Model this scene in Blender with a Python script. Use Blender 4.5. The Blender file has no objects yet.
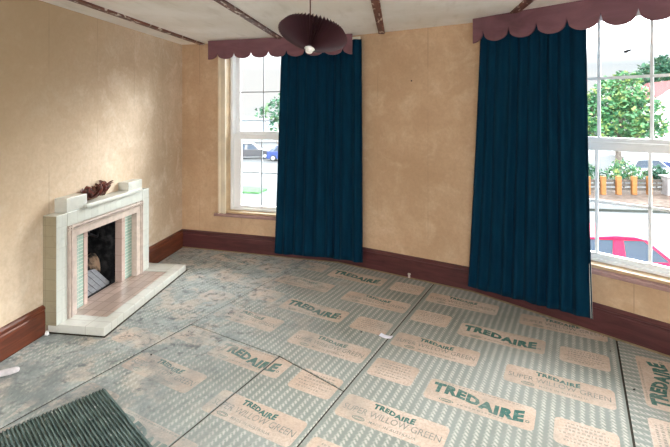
import bpy, bmesh, math, random
from mathutils import Vector, Matrix
random.seed(7)
SC = bpy.context.scene
COL = SC.collection

# ------------------------------------------------------------------ helpers
class MB:
    """collects geometry; build() links it as ONE mesh object"""
    def __init__(s): s.v = []; s.f = []; s.smooth = False
    def add(s, vs, fs):
        n = len(s.v); s.v += [tuple(v) for v in vs]; s.f += [tuple(i + n for i in f) for f in fs]; return s
    def box(s, a, b, fr=None):
        x0, y0, z0 = a; x1, y1, z1 = b
        vs = [(x0,y0,z0),(x1,y0,z0),(x1,y1,z0),(x0,y1,z0),(x0,y0,z1),(x1,y0,z1),(x1,y1,z1),(x0,y1,z1)]
        if fr: vs = [fr(*v) for v in vs]
        return s.add(vs, [(0,3,2,1),(4,5,6,7),(0,1,5,4),(1,2,6,5),(2,3,7,6),(3,0,4,7)])
    def prism(s, poly, fa, fb):
        """poly of 2d points, mapped by fa and fb to the two end caps"""
        n = len(poly); vs = [fa(*p) for p in poly] + [fb(*p) for p in poly]
        return s.add(vs, [tuple(range(n))[::-1], tuple(range(n, 2*n))] + [(i, (i+1) % n, n+(i+1) % n, n+i) for i in range(n)])
    def flat(s, poly, z0, z1): return s.prism(poly, lambda x, y: (x, y, z0), lambda x, y: (x, y, z1))
    def sweep(s, path, prof):
        """profile of (inward offset, z) swept along a plan path with mitred joints"""
        n = len(path); rings = []
        for i, p in enumerate(path):
            ds = []
            if i > 0: ds.append((Vector(p) - Vector(path[i-1])).normalized())
            if i < n-1: ds.append((Vector(path[i+1]) - Vector(p)).normalized())
            ns = [Vector((d.y, -d.x)) for d in ds]
            m = sum(ns, Vector((0, 0))).normalized(); k = 1 / m.dot(ns[0])
            rings.append([(p[0] + m.x*o*k, p[1] + m.y*o*k, z) for o, z in prof])
        k = len(prof); vs = [v for r in rings for v in r]; fs = []
        for i in range(n-1):
            for j in range(k):
                a = i*k + j; b = i*k + (j+1) % k; fs.append((a, b, b+k, a+k))
        fs += [tuple(range(k))[::-1], tuple(range((n-1)*k, n*k))]
        return s.add(vs, fs)
    def tube(s, pts, r, seg=8):
        pts = [Vector(p) for p in pts]; n = len(pts); rs = r if isinstance(r, (list, tuple)) else [r]*n; vs = []; fs = []
        for i, p in enumerate(pts):
            t = (pts[min(i+1, n-1)] - pts[max(i-1, 0)]).normalized()
            u = t.cross(Vector((0.13, 0.29, 0.95)) if abs(t.z) < .9 else Vector((1, 0, 0))).normalized(); w = t.cross(u)
            for k in range(seg):
                a = 2*math.pi*k/seg; vs.append(p + (u*math.cos(a) + w*math.sin(a))*rs[i])
        for i in range(n-1):
            for k in range(seg):
                a = i*seg + k; b = i*seg + (k+1) % seg; fs.append((a, b, b+seg, a+seg))
        fs += [tuple(range(seg))[::-1], tuple(range((n-1)*seg, n*seg))]
        return s.add(vs, fs)
    def lathe(s, prof, fr, seg=24):
        n = len(prof); vs = [fr(r*math.cos(2*math.pi*k/seg), r*math.sin(2*math.pi*k/seg), z) for r, z in prof for k in range(seg)]
        fs = [(i*seg+k, i*seg+(k+1) % seg, (i+1)*seg+(k+1) % seg, (i+1)*seg+k) for i in range(n-1) for k in range(seg)]
        fs += [tuple(range(seg))[::-1], tuple(range((n-1)*seg, n*seg))]
        return s.add(vs, fs)
    def build(s, name, mat, parent=None, origin=None, bevel=0, smooth=False, kind=None, fix=True):
        me = bpy.data.meshes.new(name); w = Vector(origin) if origin is not None else Vector((0, 0, 0))
        if parent is not None and origin is None: w = world_loc(parent)
        me.from_pydata([Vector(v) - w for v in s.v], [], s.f)
        if fix:
            bm = bmesh.new(); bm.from_mesh(me); bmesh.ops.recalc_face_normals(bm, faces=bm.faces); bm.to_mesh(me); bm.free()
        if smooth:
            me.polygons.foreach_set('use_smooth', [True]*len(me.polygons))
        me.materials.append(mat)
        o = bpy.data.objects.new(name, me); COL.objects.link(o)
        if parent is not None: o.parent = parent; o.location = w - world_loc(parent)
        else: o.location = w
        if bevel:
            b = o.modifiers.new('bevel', 'BEVEL'); b.width = bevel; b.segments = 2; b.limit_method = 'ANGLE'; b.angle_limit = math.radians(40)
        if kind: o['kind'] = kind
        return o
def world_loc(o):
    v = Vector(o.location)
    while o.parent: o = o.parent; v = v + Vector(o.location)
    return v
def empty(name, loc):
    o = bpy.data.objects.new(name, None); COL.objects.link(o); o.location = loc; o.empty_display_size = .1; return o
def tag(o, label, cat, group=None):
    o['label'] = label; o['category'] = cat
    if group: o['group'] = group
    return o
def struct(o): o['kind'] = 'structure'; return o
def smooth_noise(k, seed):
    r = random.Random(seed); a = [(r.uniform(.5, 1), r.uniform(0, 6.28), r.uniform(.6, 1.6)) for _ in range(k)]
    return lambda t: sum(p*math.sin(q + t*w) for p, q, w in a) / k

# ------------------------------------------------------------------ material helpers
class NT:
    def __init__(s, name):
        s.m = bpy.data.materials.new(name); s.m.use_nodes = True; s.t = s.m.node_tree; s.b = s.t.nodes['Principled BSDF']
    def n(s, typ, **kw):
        x = s.t.nodes.new(typ)
        for k, v in kw.items(): setattr(x, k, v)
        return x
    def put(s, sock, v):
        if isinstance(v, bpy.types.NodeSocket): s.t.links.new(v, sock)
        elif isinstance(v, (tuple, list)) and len(v) == 3 and sock.type == 'RGBA': sock.default_value = (*v, 1)
        else: sock.default_value = v
    def math(s, op, a, b=0.0, c=0.0, clamp=False):
        x = s.n('ShaderNodeMath', operation=op); x.use_clamp = clamp
        for i, v in enumerate((a, b, c)): s.put(x.inputs[i], v)
        return x.outputs[0]
    def pos(s): return s.n('ShaderNodeNewGeometry').outputs['Position']
    def obj(s): return s.n('ShaderNodeTexCoord').outputs['Object']
    def dot(s, v, d):
        x = s.n('ShaderNodeVectorMath', operation='DOT_PRODUCT'); s.put(x.inputs[0], v); x.inputs[1].default_value = d; return x.outputs['Value']
    def noise(s, v, scale, detail=4, rough=.55, dist=0, off=None):
        x = s.n('ShaderNodeTexNoise'); x.inputs['Scale'].default_value = scale; x.inputs['Detail'].default_value = detail
        x.inputs['Roughness'].default_value = rough; x.inputs['Distortion'].default_value = dist
        if off:
            a = s.n('ShaderNodeVectorMath', operation='ADD'); s.put(a.inputs[0], v); a.inputs[1].default_value = off; v = a.outputs[0]
        s.put(x.inputs['Vector'], v); return x.outputs['Fac']
    def scale(s, v, k):
        x = s.n('ShaderNodeVectorMath', operation='MULTIPLY'); s.put(x.inputs[0], v); x.inputs[1].default_value = k; return x.outputs[0]
    def ramp(s, f, lo, hi):
        x = s.n('ShaderNodeMapRange'); x.interpolation_type = 'SMOOTHSTEP'
        s.put(x.inputs['Value'], f); x.inputs['From Min'].default_value = lo; x.inputs['From Max'].default_value = hi; return x.outputs['Result']
    def mix(s, f, a, b, mode='MIX'):
        x = s.n('ShaderNodeMix', data_type='RGBA', blend_type=mode); s.put(x.inputs[0], f); s.put(x.inputs[6], a); s.put(x.inputs[7], b); return x.outputs[2]
    def bump(s, h, k=.3, d=.01):
        x = s.n('ShaderNodeBump'); x.inputs['Strength'].default_value = k; x.inputs['Distance'].default_value = d; s.put(x.inputs['Height'], h)
        s.t.links.new(x.outputs[0], s.b.inputs['Normal'])
    def done(s, col, rough=.7, spec=.3, **kw):
        s.put(s.b.inputs['Base Color'], col); s.put(s.b.inputs['Roughness'], rough); s.b.inputs['Specular IOR Level'].default_value = spec
        for k, v in kw.items(): s.put(s.b.inputs[k.replace('_', ' ')], v)
        return s.m

def plain(name, col, rough=.6, spec=.3, var=.12, scale=8, **kw):
    t = NT(name); f = t.noise(t.obj(), scale, 4)
    dark = tuple(c*(1-var) for c in col); light = tuple(min(1, c*(1+var)) for c in col)
    return t.done(t.mix(t.ramp(f, .3, .7), dark, light), rough, spec, **kw)

# ------------------------------------------------------------------ plan of the room
ROOM_H = 2.40
WL = -.02                                   # face of the chimney wall
P0, P1, P2 = Vector((0, 0)), Vector((1.9, -.275)), Vector((3.2, -.865))
P3 = P2 + Vector((1, -.82)).normalized()*1.95
class Facet:
    def __init__(s, a, b): s.a = a; s.L = (b-a).length; s.d = (b-a).normalized(); s.n = Vector((-s.d.y, s.d.x))
    def __call__(s, t, o, z): p = s.a + s.d*t + s.n*o; return (p.x, p.y, z)
FA, FB, FC = Facet(P0, P1), Facet(P1, P2), Facet(P2, P3)
CAM = Vector((2.5144, -4.9355, 1.60))
YAW = math.radians(8.0207)
BACK = -6.4

# ------------------------------------------------------------------ materials of the shell
def wallpaper(name, base, dark, light, axis, phase, brown=None):
    t = NT(name); p = t.pos()
    big = t.noise(p, 1.3, 5, .6); mid = t.noise(p, 5, 6, .65, .6); fine = t.noise(p, 38, 5, .7)
    c = t.mix(t.ramp(big, .35, .68), dark, base); c = t.mix(t.math('MULTIPLY', t.ramp(mid, .45, .75), .65), c, light)
    c = t.mix(t.math('MULTIPLY', t.ramp(t.noise(p, 11, 6, .7, .3, off=(2, 7, 4)), .46, .66), .34), c, dark)
    c = t.mix(t.math('MULTIPLY', t.ramp(fine, .35, .7), .26), c, tuple(x*.72 for x in dark))
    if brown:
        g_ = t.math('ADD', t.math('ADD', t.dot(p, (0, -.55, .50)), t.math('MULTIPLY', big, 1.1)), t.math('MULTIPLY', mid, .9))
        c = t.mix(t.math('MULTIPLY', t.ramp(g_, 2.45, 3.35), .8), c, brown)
    u = t.dot(p, axis); w = t.math('FRACT', t.math('MULTIPLY_ADD', u, 1/.53, phase)); w = t.math('ABSOLUTE', t.math('SUBTRACT', w, .5))
    seam = t.math('MULTIPLY', t.ramp(w, .008, .002), t.ramp(t.noise(p, 2.5, 3, off=(7, 1, 3)), .4, .65))
    c = t.mix(t.math('MULTIPLY', seam, .5), c, tuple(x*.45 for x in dark))
    stain = t.ramp(t.noise(p, 9, 6, .7, 1.2, off=(3, 3, 9)), .66, .8); c = t.mix(t.math('MULTIPLY', stain, .3), c, tuple(x*.55 for x in dark))
    t.bump(t.math('ADD', mid, t.math('MULTIPLY', fine, .5)), .18, .006)
    return t.done(c, .85, .15)
M = {}
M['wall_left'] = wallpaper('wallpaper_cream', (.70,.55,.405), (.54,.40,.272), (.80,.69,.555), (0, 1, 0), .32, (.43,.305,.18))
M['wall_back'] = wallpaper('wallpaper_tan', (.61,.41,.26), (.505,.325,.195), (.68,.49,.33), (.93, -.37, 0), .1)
t = NT('ceiling_paint'); p = t.pos()
c = t.mix(t.ramp(t.noise(p, 1.6, 5, .6), .35, .7), (.82,.77,.70), (.92,.885,.84)); c = t.mix(t.math('MULTIPLY', t.ramp(t.noise(t.scale(p, (3, .7, 1)), 4, 5), .5, .8), .35), c, (.56,.50,.42))
t.bump(t.noise(p, 30, 5), .12, .004); M['ceiling'] = t.done(c, .9, .1)
t = NT('bare_boards'); p = t.pos()
f = t.noise(t.scale(p, (6, 1, 1)), 6, 6); c = t.mix(f, (.020,.016,.012), (.06,.048,.034)); M['floor'] = t.done(c, .85, .1)
def wood(name, a, b, rough=.35, axis=(1, 1, 8), spec=.5):
    t = NT(name); p = t.pos(); f = t.noise(t.scale(p, axis), 3, 6, .6, .8); g = t.noise(p, 2.3, 4, off=(4, 4, 4))
    c = t.mix(t.ramp(f, .3, .7), a, b); c = t.mix(t.math('MULTIPLY', t.ramp(g, .55, .75), .5), c, tuple(x*.4 for x in a))
    t.bump(f, .1, .003); return t.done(c, rough, spec)
M['skirting_left'] = wood('mahogany_wood', (.080,.018,.008), (.17,.046,.020), .38)
M['skirting_back'] = wood('maroon_painted_wood', (.060,.016,.017), (.105,.030,.030), .40)
t = NT('batten_wood'); p = t.pos()
c = t.mix(t.ramp(t.noise(t.scale(p, (8, 1, 8)), 4, 5), .35, .7), (.10,.032,.022), (.20,.075,.05)); c = t.mix(t.ramp(t.noise(t.scale(p, (2.5, .6, 1)), 15, 4, .6), .56, .62), c, (.70,.62,.55))
M['batten'] = t.done(c, .5, .4)
M['pelmet'] = wood('mauve_painted_board', (.145,.060,.072), (.205,.092,.105), .55, (1, 1, 3), .3)
M['sill'] = wood('mauve_brown_gloss_paint', (.30,.17,.155), (.38,.225,.205), .16, (2, 2, 2), .6)
M['casing'] = plain('cream_gloss_timber', (.74,.62,.46), .35, .5, .06, 6)
M['lining'] = plain('tan_timber', (.50,.34,.19), .5, .4, .12, 9)
M['white_frame'] = plain('white_plastic_frame', (.90,.90,.90), .35, .5, .03, 5)
M['bar_grey'] = plain('grey_metal_bar', (.30,.32,.34), .4, .5, .05, 5)
t = NT('window_glass')
for nd in list(t.t.nodes):
    if nd.type == 'BSDF_PRINCIPLED': t.t.nodes.remove(nd)
tr = t.n('ShaderNodeBsdfTransparent'); tr.inputs[0].default_value = (.97, .985, .99, 1); gl = t.n('ShaderNodeBsdfGlossy'); gl.inputs['Roughness'].default_value = .02
fr = t.n('ShaderNodeFresnel'); fr.inputs[0].default_value = 1.35; mx = t.n('ShaderNodeMixShader')
t.t.links.new(fr.outputs[0], mx.inputs[0]); t.t.links.new(tr.outputs[0], mx.inputs[1]); t.t.links.new(gl.outputs[0], mx.inputs[2])
t.t.links.new(mx.outputs[0], [n for n in t.t.nodes if n.type == 'OUTPUT_MATERIAL'][0].inputs['Surface']); M['glass'] = t.m

# ------------------------------------------------------------------ shell
room = [(WL, BACK), (WL, P0.y), tuple(P1), tuple(P2), tuple(P3), (P3.x, BACK)]
def off_pt(p, n): return (p[0] + n.x*.28, p[1] + n.y*.28)
slab = [(-.5, BACK-.3), (P3.x+.3, BACK-.3), (P3.x+.3, P3.y+.1), off_pt(P3, FC.n), off_pt(P2, (FB.n+FC.n).normalized()), off_pt(P1, (FA.n+FB.n).normalized()), off_pt(P0, FA.n), (-.5, .3)]
struct(MB().flat(slab, -.25, 0).build('floor', M['floor']))
struct(MB().flat(slab, ROOM_H, ROOM_H+.25).build('ceiling', M['ceiling']))
FY0, FY1, FZ0, FZ1 = -1.70, -1.255, .0, .66          # hole for the grate in the chimney wall
mb = MB(); X0, X1 = -.5, WL
mb.box((X0, BACK, 0), (X1, FY0, ROOM_H)).box((X0, FY1, 0), (X1, .4, ROOM_H)).box((X0, FY0, FZ1), (X1, FY1, ROOM_H))
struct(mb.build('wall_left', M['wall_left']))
OPEN_A = (.555, 1.78, .43, 2.37); OPEN_C = (.17, 1.72, .455, 2.37)
mb = MB()
def wall_with_hole(F, s0, s1, hole):
    if hole is None: mb.box((s0, 0, 0), (s1, .3, ROOM_H), F); return
    a, b, z0, z1 = hole
    mb.box((s0, 0, 0), (a, .3, ROOM_H), F); mb.box((b, 0, 0), (s1, .3, ROOM_H), F); mb.box((a, 0, 0), (b, .3, z0), F); mb.box((a, 0, z1), (b, .3, ROOM_H), F)
wall_with_hole(FA, -.05, FA.L, OPEN_A); wall_with_hole(FB, 0, FB.L, None); wall_with_hole(FC, 0, FC.L + .1, OPEN_C)
struct(mb.build('wall_back', M['wall_back']))
rw0, rw1 = -5.1, -2.7                                                # unseen side-wall window, added to bring in fill daylight
mb = MB().box((P3.x, BACK, 0), (P3.x+.3, rw0, ROOM_H)).box((P3.x, rw1, 0), (P3.x+.3, P3.y+.02, ROOM_H)).box((P3.x, rw0, 0), (P3.x+.3, rw1, .43)).box((P3.x, rw0, 2.34), (P3.x+.3, rw1, ROOM_H))
struct(mb.build('wall_right', M['wall_back']))
w3 = empty('window_3', (P3.x+.1, (rw0+rw1)/2, .43)); struct(w3)  # added unseen window for fill daylight
mb = MB()
for q in (rw0, (rw0+rw1)/2-.025, rw1-.05): mb.box((P3.x+.12, q, .43), (P3.x+.18, q+.05, 2.34))
mb.box((P3.x+.12, rw0, .43), (P3.x+.18, rw1, .48)).box((P3.x+.12, rw0, 2.29), (P3.x+.18, rw1, 2.34)).box((P3.x+.12, rw0, 1.30), (P3.x+.18, rw1, 1.36))
mb.build('frame', M['white_frame'], w3)
MB().box((P3.x+.148, rw0, .45), (P3.x+.152, rw1, 2.32)).build('pane', M['glass'], w3)
mb = MB().box((-.6, BACK-.3, 0), (1.2, BACK, ROOM_H)).box((3.8, BACK-.3, 0), (5.3, BACK, ROOM_H)).box((1.2, BACK-.3, 0), (3.8, BACK, .5)).box((1.2, BACK-.3, 2.3), (3.8, BACK, ROOM_H))
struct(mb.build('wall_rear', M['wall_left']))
w4 = empty('window_4', (2.5, BACK-.12, .5)); struct(w4); mb = MB()  # invented rear window, out of view, added as daylight fill
for q in (1.2, 2.475, 3.75): mb.box((q, BACK-.15, .5), (q+.05, BACK-.09, 2.3))
mb.box((1.2, BACK-.15, .5), (3.8, BACK-.09, .55)).box((1.2, BACK-.15, 2.25), (3.8, BACK-.09, 2.3)).box((1.2, BACK-.15, 1.4), (3.8, BACK-.09, 1.46)).build('frame', M['white_frame'], w4)
MB().box((1.2, BACK-.122, .52), (3.8, BACK-.118, 2.28)).build('pane', M['glass'], w4)
prof = [(0, 0), (.022, 0), (.022, .155), (.017, .163), (.017, .172), (.024, .180), (.022, .192), (.012, .202), (0, .207)]
struct(MB().sweep([tuple(P0 + Vector((WL, .003))), tuple(P1), tuple(P2), tuple(P3)], prof).build('baseboard_back', M['skirting_back']))
mb = MB().sweep([(WL, -.90), (WL, -.0)], prof).sweep([(WL, BACK), (WL, -2.085)], prof)
struct(mb.build('baseboard_left', M['skirting_left']))
# battens nailed over the ceiling joints
for i, (x, w, ye) in enumerate(((.262, .062, -.06), (1.27, .062, -.20), (2.362, .062, -.50), (3.44, .062, -1.10))):
    struct(MB().box((x-w/2, BACK, ROOM_H-.018), (x+w/2, ye, ROOM_H)).build('trim_%d' % (i+1), M['batten'], bevel=.003))

# ------------------------------------------------------------------ windows
def window(idx, F, op, bars, sash_z, bar_w, bar_mat, gl0):
    a, b, z0, z1 = op
    root = empty('window_%d' % idx, F((a+b)/2, 0, z0)); struct(root)
    sub = lambda m, nm, mat, **k: m.build(nm, mat, root, **k)
    cm = MB()                                                       # moulded architrave round the opening
    cp = [(.012, 0), (.012, .016), (.004, .020), (-.018, .020), (-.022, .014), (-.055, .014), (-.060, .026), (-.078, .028), (-.085, .018), (-.087, 0)]
    for side, s in ((1, a), (-1, b)):
        cm.prism(cp, lambda q, o: F(s + side*q, -o, z0), lambda q, o: F(s + side*q, -o, ROOM_H-.002))
    cm.box((a-.087, -.026, z1-.01), (b+.087, 0, ROOM_H-.002), F)
    sub(cm, 'casing', M['casing'])
    lm = MB().box((a, 0, z0), (a+.012, .12, z1), F).box((b-.012, 0, z0), (b, .12, z1), F).box((a, 0, z0), (b, .12, z0+.024), F).box((a, 0, z1-.012), (b, .12, z1), F)
    sub(lm, 'jamb_lining', M['lining'])
    sub(MB().box((a-.125, -.045, z0-.03), (b+.125, .0, z0), F).box((a+.001, -.01, z0-.012), (b-.001, .03, z0+.004), F), 'sill', M['sill'], bevel=.005)
    f0, f1 = a+.002, b-.002; zb = z0+.024
    fm = MB().box((f0, .10, zb), (f0+.04, .26, z1), F).box((f1-.04, .10, zb), (f1, .26, z1), F).box((f0, .10, zb), (f1, .26, zb+.022), F).box((f0, .10, z1-.035), (f1, .26, z1), F)
    sub(fm, 'frame', M['white_frame'], bevel=.003)
    g0, glow, zm0, zm1 = gl0, sash_z[0], sash_z[1], sash_z[2]
    lo = g0 + .040; r0 = f1 - (lo - f0); r1 = f1 - (g0 - f0)
    def sash(s0, s1, za, zb_, o0, o1, w0, w1, wt, wb):
        m = MB().box((s0, o0, za), (s0+w0, o1, zb_), F).box((s1-w1, o0, za), (s1, o1, zb_), F).box((s0+w0, o0, za), (s1-w1, o1, za+wb), F).box((s0+w0, o0, zb_-wt), (s1-w1, o1, zb_), F)
        i0, i1 = s0+w0, s1-w1
        m.box((i0, o0-.0, za+wb), (i0+.006, o1-.014, zb_-wt), F)
        return m
    s0, s1 = f0+.04, f1-.04
    sub(sash(s0, s1, zb+.022, zm1-.045, .125, .165, lo-s0, lo-s0, .05, glow-zb-.022), 'lower_sash', M['white_frame'], bevel=.004)
    um = sash(s0, s1, zm0+.02, z1-.035, .175, .215, g0-s0, g0-s0, .04, zm1-zm0-.02)
    um.box((s0, .120, zm1-.05), (s1, .176, zm1-.032), F)
    sub(um, 'upper_sash', M['white_frame'], bevel=.004)
    bm_ = MB(); zu = (zm1+z1-.035-.04)/2; zu = sash_z[3]; zl = sash_z[4]
    for s in bars:
        bm_.box((s-bar_w/2, .140, glow), (s+bar_w/2, .150, zm0), F).box((s-bar_w/2, .190, zm1), (s+bar_w/2, .200, z1-.07), F)
    bm_.box((lo, .140, zl-bar_w/2), (r0, .150, zl+bar_w/2), F).box((g0, .190, zu-bar_w/2), (r1, .200, zu+bar_w/2), F)
    sub(bm_, 'glazing_bars', bar_mat)
    sub(MB().box((lo-.005, .143, glow-.005), (r0+.005, .147, zm0+.01), F), 'pane', M['glass'])
    sub(MB().box((g0-.005, .193, zm1-.005), (r1+.005, .197, z1-.07), F), 'pane', M['glass'])
    return root
window(1, FA, OPEN_A, [.950, 1.255], (.508, 1.28, 1.375, 1.835, .893), .011, M['bar_grey'], .645)
window(2, FC, OPEN_C, [.60, .938, 1.275, 1.60], (.535, 1.325, 1.408, 1.857, .925), .021, M['white_frame'], .262)
fl = MB(); fleck = FC(1.128, .186, 2.045)
for k, (dx, dz, sx, sz) in enumerate(((-.012, .0, .016, .010), (.004, .006, .017, .008), (.016, .010, .010, .006))):
    fl.prism([(sx*math.cos(q*math.pi/4), sz*math.sin(q*math.pi/4)) for q in range(8)], lambda u, v: FC(1.128+dx+u, .1925, 2.045+dz+v), lambda u, v: FC(1.128+dx+u*.7, .184, 2.045+dz+v*.7))
tag(fl.build('leaf_fragment', plain('dead_leaf', (.05,.045,.05), .7), origin=fleck), 'small dark leaf fragment stuck high on the pane of the right window', 'leaf')

# ------------------------------------------------------------------ pelmets, rail, curtains
def pelmet(F, s0, s1, cusps, zc, zl, label, depth):
    pts = [(s0, ROOM_H-.004), (s0, zl)]
    edges = cusps
    step = edges[1] - edges[0]
    def arc(a, b, lo, hi, w):
        n = 14
        for i in range(n+1):
            s = lo + (hi-lo)*i/n; q = (s - (a+b)/2) / ((b-a)/2); q = max(-1, min(1, q))
            yield (s, zc - (zc-zl)*math.sqrt(max(0, 1-q*q))**.8)
    all_ = [edges[0]-step] + edges + [edges[-1]+step]
    for a, b in zip(all_[:-1], all_[1:]):
        lo, hi = max(a, s0), min(b, s1)
        if hi - lo > .01: pts += [p for p in arc(a, b, lo, hi, 0) if not (p[0] == s0)]
    pts += [(s1, ROOM_H-.004)]
    root = empty('pelmet', F((s0+s1)/2, -depth, zl))
    MB().prism(pts, lambda s, z: F(s, -depth, z), lambda s, z: F(s, -depth+.016, z)).build('scalloped_board', M['pelmet'], root)
    for s in (s0+.10, (s0+s1)/2, s1-.40): MB().box((s-.012, -depth+.016, ROOM_H-.03), (s+.012, -.03, ROOM_H-.004), F).build('bracket', M['batten'], root)
    tag(root, label, 'pelmet', None); return root
pelmet(FA, .449, 2.111, [.563+.207*i for i in range(8)], 2.262, 2.188, 'mauve scalloped wooden pelmet over the left window, behind the pleated lampshade', .19)
pelmet(FC, .081, 1.88, [.175+.220*i for i in range(8)], 2.286, 2.186, 'mauve scalloped wooden pelmet over the right window, longer visible run and no lamp in front', .17)
rail = MB().sweep([FA(.47, -.11, 0)[:2], FA(1.90, -.10, 0)[:2], FB(.295, -.062, 0)[:2]], [(-.009, 2.345), (.009, 2.345), (.009, 2.370), (-.009, 2.370)])
tag(rail.build('curtain_rail', plain('ivory_rail', (.70,.64,.50), .4), origin=FA(1.2, -.11, 2.27)), 'ivory curtain rail whose end shows beyond the left window pelmet', 'curtain rail')

t = NT('teal_velvet'); p = t.pos()
f = t.noise(t.scale(p, (1, 1, .15)), 26, 4); g = t.noise(p, 240, 2)
c = t.mix(t.ramp(f, .3, .7), (.0012,.0195,.041), (.0018,.029,.057)); c = t.mix(t.math('MULTIPLY', g, .25), c, (.003,.02,.04))
M['velvet'] = t.done(c, .85, .06, Sheen_Weight=.03, Sheen_Roughness=.5, Sheen_Tint=(.25,.5,.7))
M['lining_cloth'] = plain('pale_lining_cloth', (.62,.60,.52), .9, .1)
def curtain(paths, z0, z1, folds, amp, seed, label, liner_edge):
    """paths: plan polyline at hem and at heading; pleats run down between them"""
    def at(path, q):
        L = [0]
        for a, b in zip(path[:-1], path[1:]): L.append(L[-1] + (Vector(b)-Vector(a)).length)
        d = q*L[-1]
        for i in range(len(path)-1):
            if d <= L[i+1] or i == len(path)-2:
                a, b = Vector(path[i]), Vector(path[i+1]); dr = (b-a).normalized(); return a + dr*(d-L[i]), Vector((dr.y, -dr.x)), dr
    r = random.Random(seed); nz = smooth_noise(4, seed); nw = smooth_noise(3, seed+9)
    edges = [0]
    for i in range(folds): edges.append(edges[-1] + r.uniform(.7, 1.35))
    edges = [e/edges[-1] for e in edges]; amps = [r.uniform(.55, 1.15) for _ in range(folds)]
    nu, nv = folds*14, 40; rows = []
    for j in range(nv+1):
        v = j/nv; row = []
        for i in range(nu+1):
            q = i/nu; zq = z0[0] + (z0[1]-z0[0])*q; z = zq + (z1-zq)*v; k = min(folds-1, max(0, sum(1 for e in edges[1:] if e <= q)))
            w = (q-edges[k])/(edges[k+1]-edges[k]); w = min(1, max(0, w))
            a, n1, d1 = at(paths[0], q); b, n2, d2 = at(paths[1], q); e = v**.85
            p = a.lerp(b, e); n = n1.lerp(n2, e); d = d1.lerp(d2, e)
            fold = math.sin(2*math.pi*w + .5*nz(v*3+k)) * amps[k]*amp*(.62 + .38*(1-v)) + .010*nw(q*18 + v*4)*(1.2-v)
            side = .010*nz(v*5 + q*9)*(1-v)
            p = p + n*fold + d*side; zz = z + (0.006*nz(q*30) + .008*math.sin(2*math.pi*w) if j == 0 else 0)
            row.append((p.x, p.y, zz))
        rows.append(row)
    m = MB(); w = nu+1
    m.add([p for row in rows for p in row], [(j*w+i, j*w+i+1, (j+1)*w+i+1, (j+1)*w+i) for j in range(nv) for i in range(nu)])
    a, _, _ = at(paths[0], .5); root = empty('curtain', (a.x, a.y, z0[0]))
    o = m.build('drape', M['velvet'], root, smooth=True); s = o.modifiers.new('thick', 'SOLIDIFY'); s.thickness = .006; s.offset = 0
    lm = MB()                                                       # narrow strip of pale lining along the edge by the glass
    for j in range(7 if liner_edge > 0 else nv):
        i = nu if liner_edge > 0 else 0
        A, B = Vector(rows[j][i]), Vector(rows[j+1][i]); _, n, d = at(paths[0], 1 if liner_edge > 0 else 0)
        back = Vector((-n.x, -n.y, 0))*.006; out = Vector((d.x, d.y, 0))*(.002*liner_edge); inn = Vector((d.x, d.y, 0))*(-.012*liner_edge)
        v = [A+back+out, B+back+out, B+back+inn, A+back+inn]; v2 = [x + Vector((-n.x, -n.y, 0))*.004 for x in v]
        lm.add(v+v2, [(0,1,2,3),(7,6,5,4),(0,4,5,1),(2,6,7,3)] + ([(0,3,7,4)] if j == 0 else []) + ([(1,5,6,2)] if j == (6 if liner_edge > 0 else nv-1) else []))
    lm.build('lining', M['lining_cloth'], root)
    tag(root, label, 'curtain'); return root
c2 = lambda F, s, o: F(s, o, 0)[:2]
curtain(([c2(FA, 1.225, -.115), c2(FA, 1.87, -.115), c2(FB, .335, -.085)], [c2(FA, 1.305, -.11), c2(FA, 1.87, -.105), c2(FB, .315, -.075)]), (.062, .075), 2.342, 9, .027, 3,
        'dark teal velvet curtain hanging at the left window, below the lampshade', -1)
curtain(([c2(FC, .005, -.118), c2(FC, .985, -.115)], [c2(FC, .125, -.105), c2(FC, .94, -.105)]), (.075, .125), 2.345, 10, .027, 11,
        'dark teal velvet curtain at the right window, wider one with pale lining at its edge', 1)

nl = MB().tube([FB(.832, 0, 1.899), FB(.832, -.012, 1.901)], .004, 8).tube([FB(.832, -.012, 1.901), FB(.832, -.014, 1.901)], .008, 8)
tag(nl.build('nail', plain('rusty_nail', (.06,.035,.025), .7), origin=FB(.832, 0, 1.90)), 'rusty nail head in the tan wall between the two curtains', 'nail')
# ------------------------------------------------------------------ fireplace
def tiles(name, base, grout, w, h, var, rough=.25, rot=(0, 0, 0), offs=0.0, mortar=.02, axes='yz'):
    t = NT(name); p = t.pos(); s = t.n('ShaderNodeSeparateXYZ'); t.put(s.inputs[0], p); cb = t.n('ShaderNodeCombineXYZ')
    t.put(cb.inputs[0], s.outputs[axes[0].upper()]); t.put(cb.inputs[1], s.outputs[axes[1].upper()])
    b = t.n('ShaderNodeTexBrick'); b.offset = offs; b.inputs['Scale'].default_value = 1; b.inputs['Brick Width'].default_value = w; b.inputs['Row Height'].default_value = h
    b.inputs['Mortar Size'].default_value = mortar*min(w, h); b.inputs['Mortar Smooth'].default_value = .2; b.inputs['Bias'].default_value = 0
    t.put(b.inputs['Vector'], cb.outputs[0]); t.put(b.inputs['Color1'], tuple(c*(1-var) for c in base)); t.put(b.inputs['Color2'], tuple(c*(1+var*.5) for c in base)); t.put(b.inputs['Mortar'], grout)
    f = t.noise(p, 22, 5, .65); c = t.mix(t.math('MULTIPLY', t.ramp(f, .5, .75), .35), b.outputs['Color'], tuple(x*.62 for x in base))
    t.bump(b.outputs['Fac'], -.25, .003)
    return t.done(c, rough, .5)
M['tile_front'] = tiles('pale_mint_tile', (.55,.55,.49), (.46,.44,.38), .078, .152, .06)
M['tile_side'] = tiles('shaded_tile_return', (.30,.25,.165), (.23,.19,.125), .12, .078, .05, axes='xz')  # darker tan base paints in the shade on the camera-facing return
M['tile_block'] = plain('cream_glazed_tile', (.56,.55,.49), .3, .5, .06, 10)
M['tile_pink'] = tiles('dusty_pink_tile', (.62,.48,.41), (.40,.28,.24), .15, .15, .10, axes='yz')
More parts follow.
